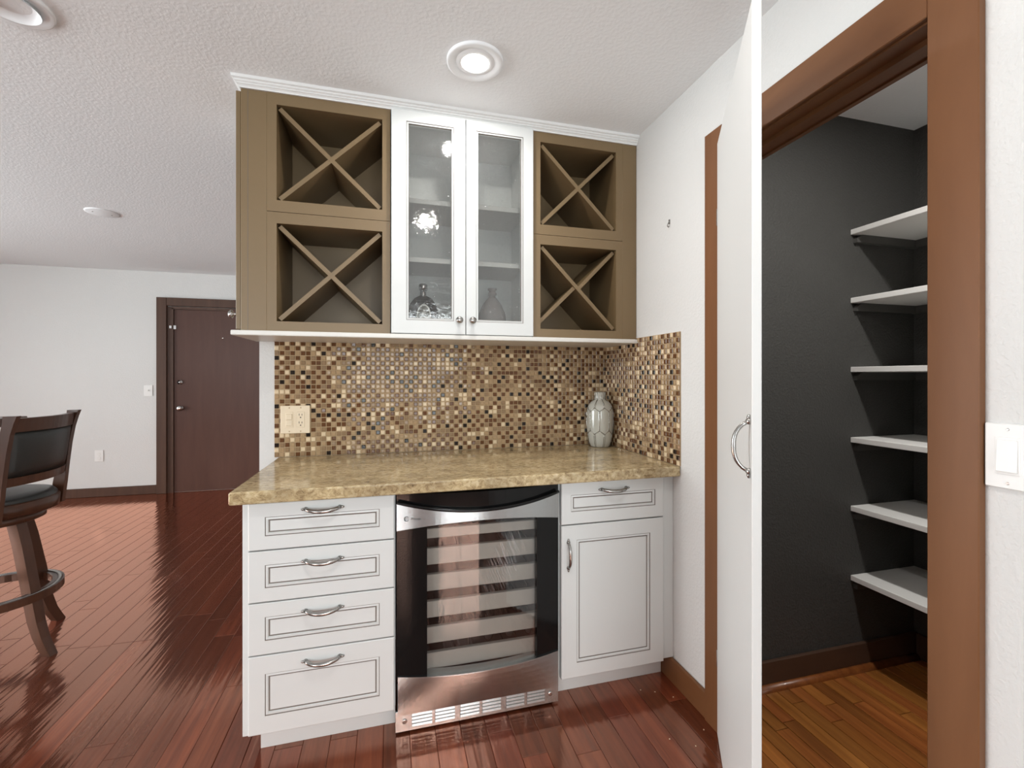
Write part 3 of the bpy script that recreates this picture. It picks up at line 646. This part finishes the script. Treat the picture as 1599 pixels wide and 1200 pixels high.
def backsplash(label, nx, nz, pos, side, seed, skip):
    rnd = random.Random(seed)
    root = tag(obj('mosaic_backsplash', box(-nx*PT+.001, -.0065, -.0055, -.0005, .9145, .914+nz*PT) if not side else box(-.0055, -.0005, -nx*PT+.001, -.001, .9145, .914+nz*PT), 'grout'), label, 'backsplash', 'mosaic backsplash')
    its = []
    for i in range(nx):
        for j in range(nz):
            a = -(i+.5)*PT - (.004 if not side else 0); z = .914 + (j+.5)*PT
            k = pick(i, j, rnd)
            if skip and skip[0] < a < skip[1] and skip[2] < z < skip[3]: continue
            loc = V((-.0056, a - .0005, z)) if side else V((a+.003, -.0056, z))
            dd_ = (loc-CAM).length_squared
            its.append((dd_ + (9 if (z > 1.44 and (not side or a > -.34)) else 0), loc, k))
    its.sort(key=lambda q: q[0]); rest = bmesh.new(); mi = []
    rotm = Matrix.Rotation(R(-90), 4, 'Z') if side else Matrix()
    for n_, (q, loc, k) in enumerate(its):
        wob = Matrix.Rotation(rnd.gauss(0, .018), 4, 'X') @ Matrix.Rotation(rnd.gauss(0, .018), 4, 'Z')
        if n_ < 300:
            o = place('tile', TM[k], loc, root)
            o.rotation_euler = (rotm @ wob).to_euler()
        else:
            me = RAW.copy(); me.transform(Matrix.Translation(loc) @ rotm @ wob); n0 = len(rest.faces); rest.from_mesh(me); rest.faces.ensure_lookup_table()
            for f in rest.faces[n0:]: f.material_index = k
            bpy.data.meshes.remove(me)
    me = bpy.data.meshes.new('tiles'); rest.to_mesh(me); rest.free(); o = link('tiles', me, KINDS, root); o['kind'] = 'stuff'
backsplash('brown and tan glass mosaic on the wall behind the counter', 75, 24, 0, False, 11, (-1.628, -1.520, 1.03, 1.14))
backsplash('brown and tan glass mosaic on the side wall beside the vase', 30, 25, 0, True, 12, None)

# ------------------------------------------------------------------ plates on the walls
t = thing('switch_outlet_plate', 'almond double plate with rocker switch and outlet on the mosaic', 'outlet', (-1.574, -.010, 1.022))
obj('plate', box(-1.638, -1.513, -.0165, -.0056, 1.022, 1.150, bev=.002), 'almond', t)
sw = obj('switch', box(-1.617, -1.584, -.0185, -.016, 1.050, 1.121, bev=.0008), 'almond', t)
obj('rocker', box(-1.613, -1.588, -.023, -.018, 1.087, 1.112, bev=.0015), 'almond', sw)
obj('rocker', box(-1.613, -1.588, -.021, -.018, 1.058, 1.084, bev=.0015), 'almond', sw)
ou = obj('outlet', box(-1.569, -1.536, -.0185, -.016, 1.050, 1.121, bev=.0008), 'almond', t)
for zc in (1.104, 1.068): obj('socket_holes', boxes((-1.560, -1.5575, -.0188, -.018, zc, zc+.009), (-1.548, -1.5455, -.0188, -.018, zc, zc+.008), (-1.555, -1.550, -.0188, -.018, zc-.011, zc-.006)), 'slot', ou)
for x in (-1.6005, -1.5525):
    for z in (1.032, 1.140): obj('screw', lathe(bmesh.new(), [(0, 0), (.003, 0), (.002, .001), (0, .001)], (x, -.0165, z), 10, 1, 'y'), 'grout', t)
t = thing('light_switch', 'white rocker light switch beside the pantry casing', 'switch', (-.004, -1.69, 1.07))
obj('plate', box(-.0075, -.0003, -1.730, -1.6525, 1.066, 1.192, bev=.002), 'wplastic', t)
obj('rocker_frame', box(-.0085, -.007, -1.7065, -1.669, 1.094, 1.166, bev=.0006), 'wplastic', t)
bm = bmesh.new(); bx(bm, -.0135, -.008, -1.703, -1.672, 1.099, 1.161, bev=.001)
for v in bm.verts:
    if v.co.x < -.010 and v.co.z > 1.13: v.co.x += .0035
obj('rocker', bm, 'wplastic', t)
for z in (1.077, 1.181): obj('screw', lathe(bmesh.new(), [(0, 0), (.0028, 0), (.002, .001), (0, .001)], (-.0075, -1.688, z), 10, 1, 'x'), 'pewter', t)
t = thing('light_switch', 'white toggle light switch on the far wall beside the brown door', 'switch', (-3.715, YF-.004, 1.07))
obj('plate', box(-3.757, -3.675, YF-.007, YF-.0003, 1.070, 1.192, bev=.002), 'wplastic', t)
obj('toggle', boxes((-3.722, -3.710, YF-.016, YF-.006, 1.125, 1.142)), 'shelf', t)
t = thing('wall_outlet', 'white wall outlet low on the far wall', 'outlet', (-4.164, YF-.004, .375))
obj('plate', box(-4.203, -4.125, YF-.007, YF-.0003, .375, .498, bev=.002), 'wplastic', t)
for z in (.412, .452): obj('socket', lathe(bmesh.new(), [(0, 0), (.017, 0), (.016, .002), (0, .002)], (-4.164, YF-.007, z), 16, 1, 'y'), 'shelf', t)
t = thing('wall_hook', 'small dark metal hook on the white wall', 'hook', (-.003, -.588, 1.92))
obj('hook_plate', box(-.004, -.0002, -.592, -.584, 1.935, 1.955, bev=.001), 'pewter', t)
obj('hook_wire', tube(bmesh.new(), [(-.004, -.588, 1.945), (-.010, -.588, 1.935), (-.012, -.588, 1.926), (-.007, -.588, 1.921), (-.004, -.588, 1.927)], .0018, 6, up=V((0, 1, 0))), 'pewter', t)

# ------------------------------------------------------------------ vase
vx, vy, vz = -.080, -.083, .9142
VP = [(.0, 0), (.046, 0), (.052, .005), (.060, .030), (.0665, .080), (.0685, .130), (.0685, .175), (.0665, .200), (.060, .220), (.047, .236), (.032, .246), (.0275, .250), (.0270, .256), (.0275, .275), (.0295, .287), (.026, .287), (.022, .26), (0, .25)]
def vr(z):
    for (r0, z0), (r1, z1) in zip(VP[1:], VP[2:]):
        if z0 <= z <= z1 and z1 > z0: return r0+(r1-r0)*(z-z0)/(z1-z0)
    return .03
t = thing('ceramic_vase', 'grey green ceramic vase with silver honeycomb ridges on the counter', 'vase', (vx, vy, vz))
obj('vase_body', lathe(bmesh.new(), VP, (vx, vy, vz), 48), 'vase', t, True)
bm = bmesh.new(); NV = 8
def vp(a, z, o=.0008): r = vr(z)+o; return (vx+r*math.cos(a), vy+r*math.sin(a), vz+z)
def ridge(ps, r=.0021): tube(bm, [vp(a, z) for a, z in ps], r, 6)
st = 2*math.pi/NV
for k in range(NV):
    a = k*st + R(-118); hlf = st/2
    ridge([(a, .088 + (.188-.088)*i/8) for i in range(9)])
    for z0, z1 in ((.088, .070), (.188, .206)):
        ridge([(a + hlf*i/4, z0+(z1-z0)*i/4) for i in range(5)]); ridge([(a - hlf*i/4, z0+(z1-z0)*i/4) for i in range(5)])
    for dlt in (-.055, .055):
        ridge([(a+hlf+dlt, .072 - .070*i/6) for i in range(7)], .0013); ridge([(a+hlf+dlt*(1-.3*i/5), .205 + .043*i/5) for i in range(6)], .0013)
    for m_ in range(2): ridge([(a+hlf*m_, .250 + .036*i/4) for i in range(5)], .0016)
obj('honeycomb_ridges', bm, 'vase_line', t, True)

# ------------------------------------------------------------------ ceiling fixtures
def downlight(x, y, on, label, power=0, H=H, beam='downlight_beam'):
    t = thing('recessed_downlight', label, 'ceiling light', (x, y, H-.012), 'recessed ceiling lights')
    obj('trim_ring', lathe(bmesh.new(), [(.068, .002), (.070, -.004), (.098, -.0105), (.103, -.008), (.1035, .004)] , (x, y, H-.001), 48), 'lamp_white', t, True)
    bm = lathe(bmesh.new(), [(.070, -.004), (.062, -.007), (.050, -.0085), (.0495, -.006)], (x, y, H-.001), 48) if on else lathe(bmesh.new(), [(.071, -.004), (.060, .010), (.045, .016), (0, .018)], (x, y, H-.014), 48)
    obj('baffle', bm, 'lamp_white', t, True)
    if on:
        obj('lens', lathe(bmesh.new(), [(0, -.0115), (.025, -.0105), (.044, -.0085), (.050, -.005)], (x, y, H-.001), 40), 'lamp_on', t, True)
        l = bpy.data.lights.new(beam, 'AREA'); l.shape = 'DISK'; l.size = .09; l.energy = power; l.color = (1, .975, .945)
        o = bpy.data.objects.new(beam, l); COL.objects.link(o); o.parent = t; o.location = (0, 0, -.006)
downlight(-.853, -.644, True, 'lit recessed ceiling light above the counter', 4.2)
downlight(-.90, -1.75, True, 'lit recessed ceiling light in front of the counter', 6, beam='downlight_front_offscreen')
downlight(-2.290, -.530, False, 'unlit recessed ceiling light over the open floor')
downlight(.28, -1.62, True, 'lit recessed ceiling light inside the pantry', 16, H-.02, beam='downlight_pantry_offscreen')
t = thing('ceiling_cover', 'flat white round cover plate screwed to the ceiling', 'cover plate', (-3.113, 1.542, H-.006))
obj('disc', lathe(bmesh.new(), [(0, -.007), (.088, -.007), (.095, -.004), (.096, .001)], (-3.113, 1.542, H), 40), 'lamp_white', t, True)
for s in (-1, 1): obj('screw', lathe(bmesh.new(), [(0, -.003), (.004, -.002), (.004, .001)], (-3.113+s*.042, 1.542+s*.030, H-.007), 10), 'pewter', t)

# ------------------------------------------------------------------ bar stool and table
def bar_stool(cx, cy):
    t = thing('bar_stool', 'espresso wood swivel bar stool with black leather back at the table', 'stool', (cx, cy, 0))
    C = V((cx, cy, 0))
    for k in range(4):
        a = R(-19 + 90*k); e = V((math.cos(a), math.sin(a), 0)); s = V((-e.y, e.x, 0))
        pts = [(.115, .628), (.150, .50), (.187, .33), (.208, .22), (.222, .15), (.245, .08), (.272, .028), (.288, 0)]
        bm = bmesh.new(); beam(bm, [C + e*r + V((0, 0, z)) for r, z in pts], [s*q for q in (.021, .021, .021, .021, .020, .019, .018, .017)], [e*q for q in (.026, .026, .025, .024, .024, .023, .022, .022)])
        obj('leg', bm, 'stool', t)
    bm = bmesh.new(); n = 48; ring = [C + V((.215*math.cos(2*math.pi*k/n), .215*math.sin(2*math.pi*k/n), .265)) for k in range(n)]
    rr = [[bm.verts.new(C + V((r*math.cos(2*math.pi*k/n), r*math.sin(2*math.pi*k/n), z))) for r, z in ((.198, .250), (.240, .250), (.240, .285), (.198, .285))] for k in range(n)]
    for k in range(n):
        A, B = rr[k], rr[(k+1) % n]
        for q in range(4): bm.faces.new((A[q], A[(q+1) % 4], B[(q+1) % 4], B[q]))
    fr = obj('foot_ring', bm, 'stool', t)
    bm = bmesh.new(); lathe(bm, [(.216, .2852), (.234, .2852), (.234, .287), (.216, .287), (.216, .2852)], C, 48); obj('foot_plate', bm, 'pewter', fr, True)
    obj('swivel_base', lathe(bmesh.new(), [(0, .607), (.165, .607), (.178, .614), (.178, .642), (.165, .648), (0, .648)], C, 40), 'stool', t, True)
    obj('seat_frame', lathe(bmesh.new(), [(0, .648), (.205, .648), (.222, .656), (.226, .705), (.215, .712), (0, .712)], C, 48), 'stool', t, True)
    obj('seat_cushion', lathe(bmesh.new(), [(.213, .708), (.216, .720), (.205, .734), (.15, .744), (0, .748)], C, 48), 'leather', t, True)
    # backrest towards +x, bowed outwards
    hw = .197
    def bk(v, z, off=0):         # v in -1..1 across, outward bow, lean
        return V((cx + .152 + .050*(1-v*v) + (z-.70)*.13 + off, cy - .022 + hw*v*(1+.02*(z-.7)), z))
    for v in (-1, 1):
        bm = bmesh.new(); zs = [.645, .75, .85, .95, 1.03, 1.08, 1.112]
        beam(bm, [bk(v, z, .010*max(0, (z-1.0)/.11)) for z in zs], V((0, .013, 0)), [V((q, 0, 0)) for q in (.026, .024, .020, .018, .018, .020, .024)])
        obj('back_post', bm, 'stool', t)
    def strip(z0, z1, t0, t1, inset=.05, n=14, bulge=0):
        bm = bmesh.new(); rows = []
        nz = 6 if bulge else 1
        for i in range(n+1):
            v = (-1+inset) + (2-2*inset)*i/n; q = []
            for k in range(nz+1):
                z = z0+(z1-z0)*k/nz; g_ = bulge*(1-(2*k/nz-1)**4)*(1-(2*i/n-1)**6)
                q.append((bm.verts.new(bk(v, z, t1+g_)), bm.verts.new(bk(v, z, t0-g_))))
            rows.append(q)
        for A, B in zip(rows, rows[1:]):
            for k in range(nz):
                bm.faces.new((A[k][0], B[k][0], B[k+1][0], A[k+1][0])); bm.faces.new((A[k][1], A[k+1][1], B[k+1][1], B[k][1]))
            bm.faces.new((A[0][0], A[0][1], B[0][1], B[0][0])); bm.faces.new((A[-1][0], B[-1][0], B[-1][1], A[-1][1]))
        for A in (rows[0], rows[-1]):
            for k in range(nz): bm.faces.new((A[k][0], A[k+1][0], A[k+1][1], A[k][1]))
        return bm
    obj('top_rail', strip(1.040, 1.100, -.014, .014), 'stool', t)
    obj('lower_rail', strip(.800, .838, -.013, .013), 'stool', t)
    obj('back_pad', strip(.838, 1.041, -.008, .008, .05, 14, .008), 'leather', t, True)
bar_stool(-2.945, .383)
t = thing('bar_table', 'dark wooden bar table behind the stool', 'table', (-3.66, .43, 0))
obj('table_top', box(-4.10, -3.215, -.17, 1.03, 1.005, 1.052, bev=.004), 'stool', t)
obj('apron', boxes((-4.0, -3.31, -.08, -.06, .92, 1.005), (-4.0, -3.31, .92, .94, .92, 1.005), (-4.0, -3.98, -.06, .92, .92, 1.005), (-3.33, -3.31, -.06, .92, .92, 1.005)), 'stool', t)
for x in (-3.97, -3.34):
    for y in (-.05, .91):
        bm = bmesh.new(); beam(bm, [(x, y, 0), (x, y, .92)], V((.03, 0, 0)), V((0, .03, 0))); obj('leg', bm, 'stool', t)

# ------------------------------------------------------------------ crumbs left on the floor
for k, (x, y) in enumerate(((-.165, -.63), (-.115, -.655), (-.06, -.70), (-.20, -.88), (-.055, -.875), (-.13, -.93), (-1.44, -.80), (-1.10, -.83), (-2.33, 2.9), (-2.15, 2.3))):
    bm = bmesh.new(); bmesh.ops.create_icosphere(bm, subdivisions=1, radius=.0028)
    for v in bm.verts: v.co *= random.uniform(.6, 1.2); v.co.z *= .6
    bm.transform(Matrix.Translation((x, y, .0012)))
    tag(obj('crumb', bm, 'crumb'), 'tiny pale crumb lying on the red brown floor', 'crumb', 'crumbs on the floor')
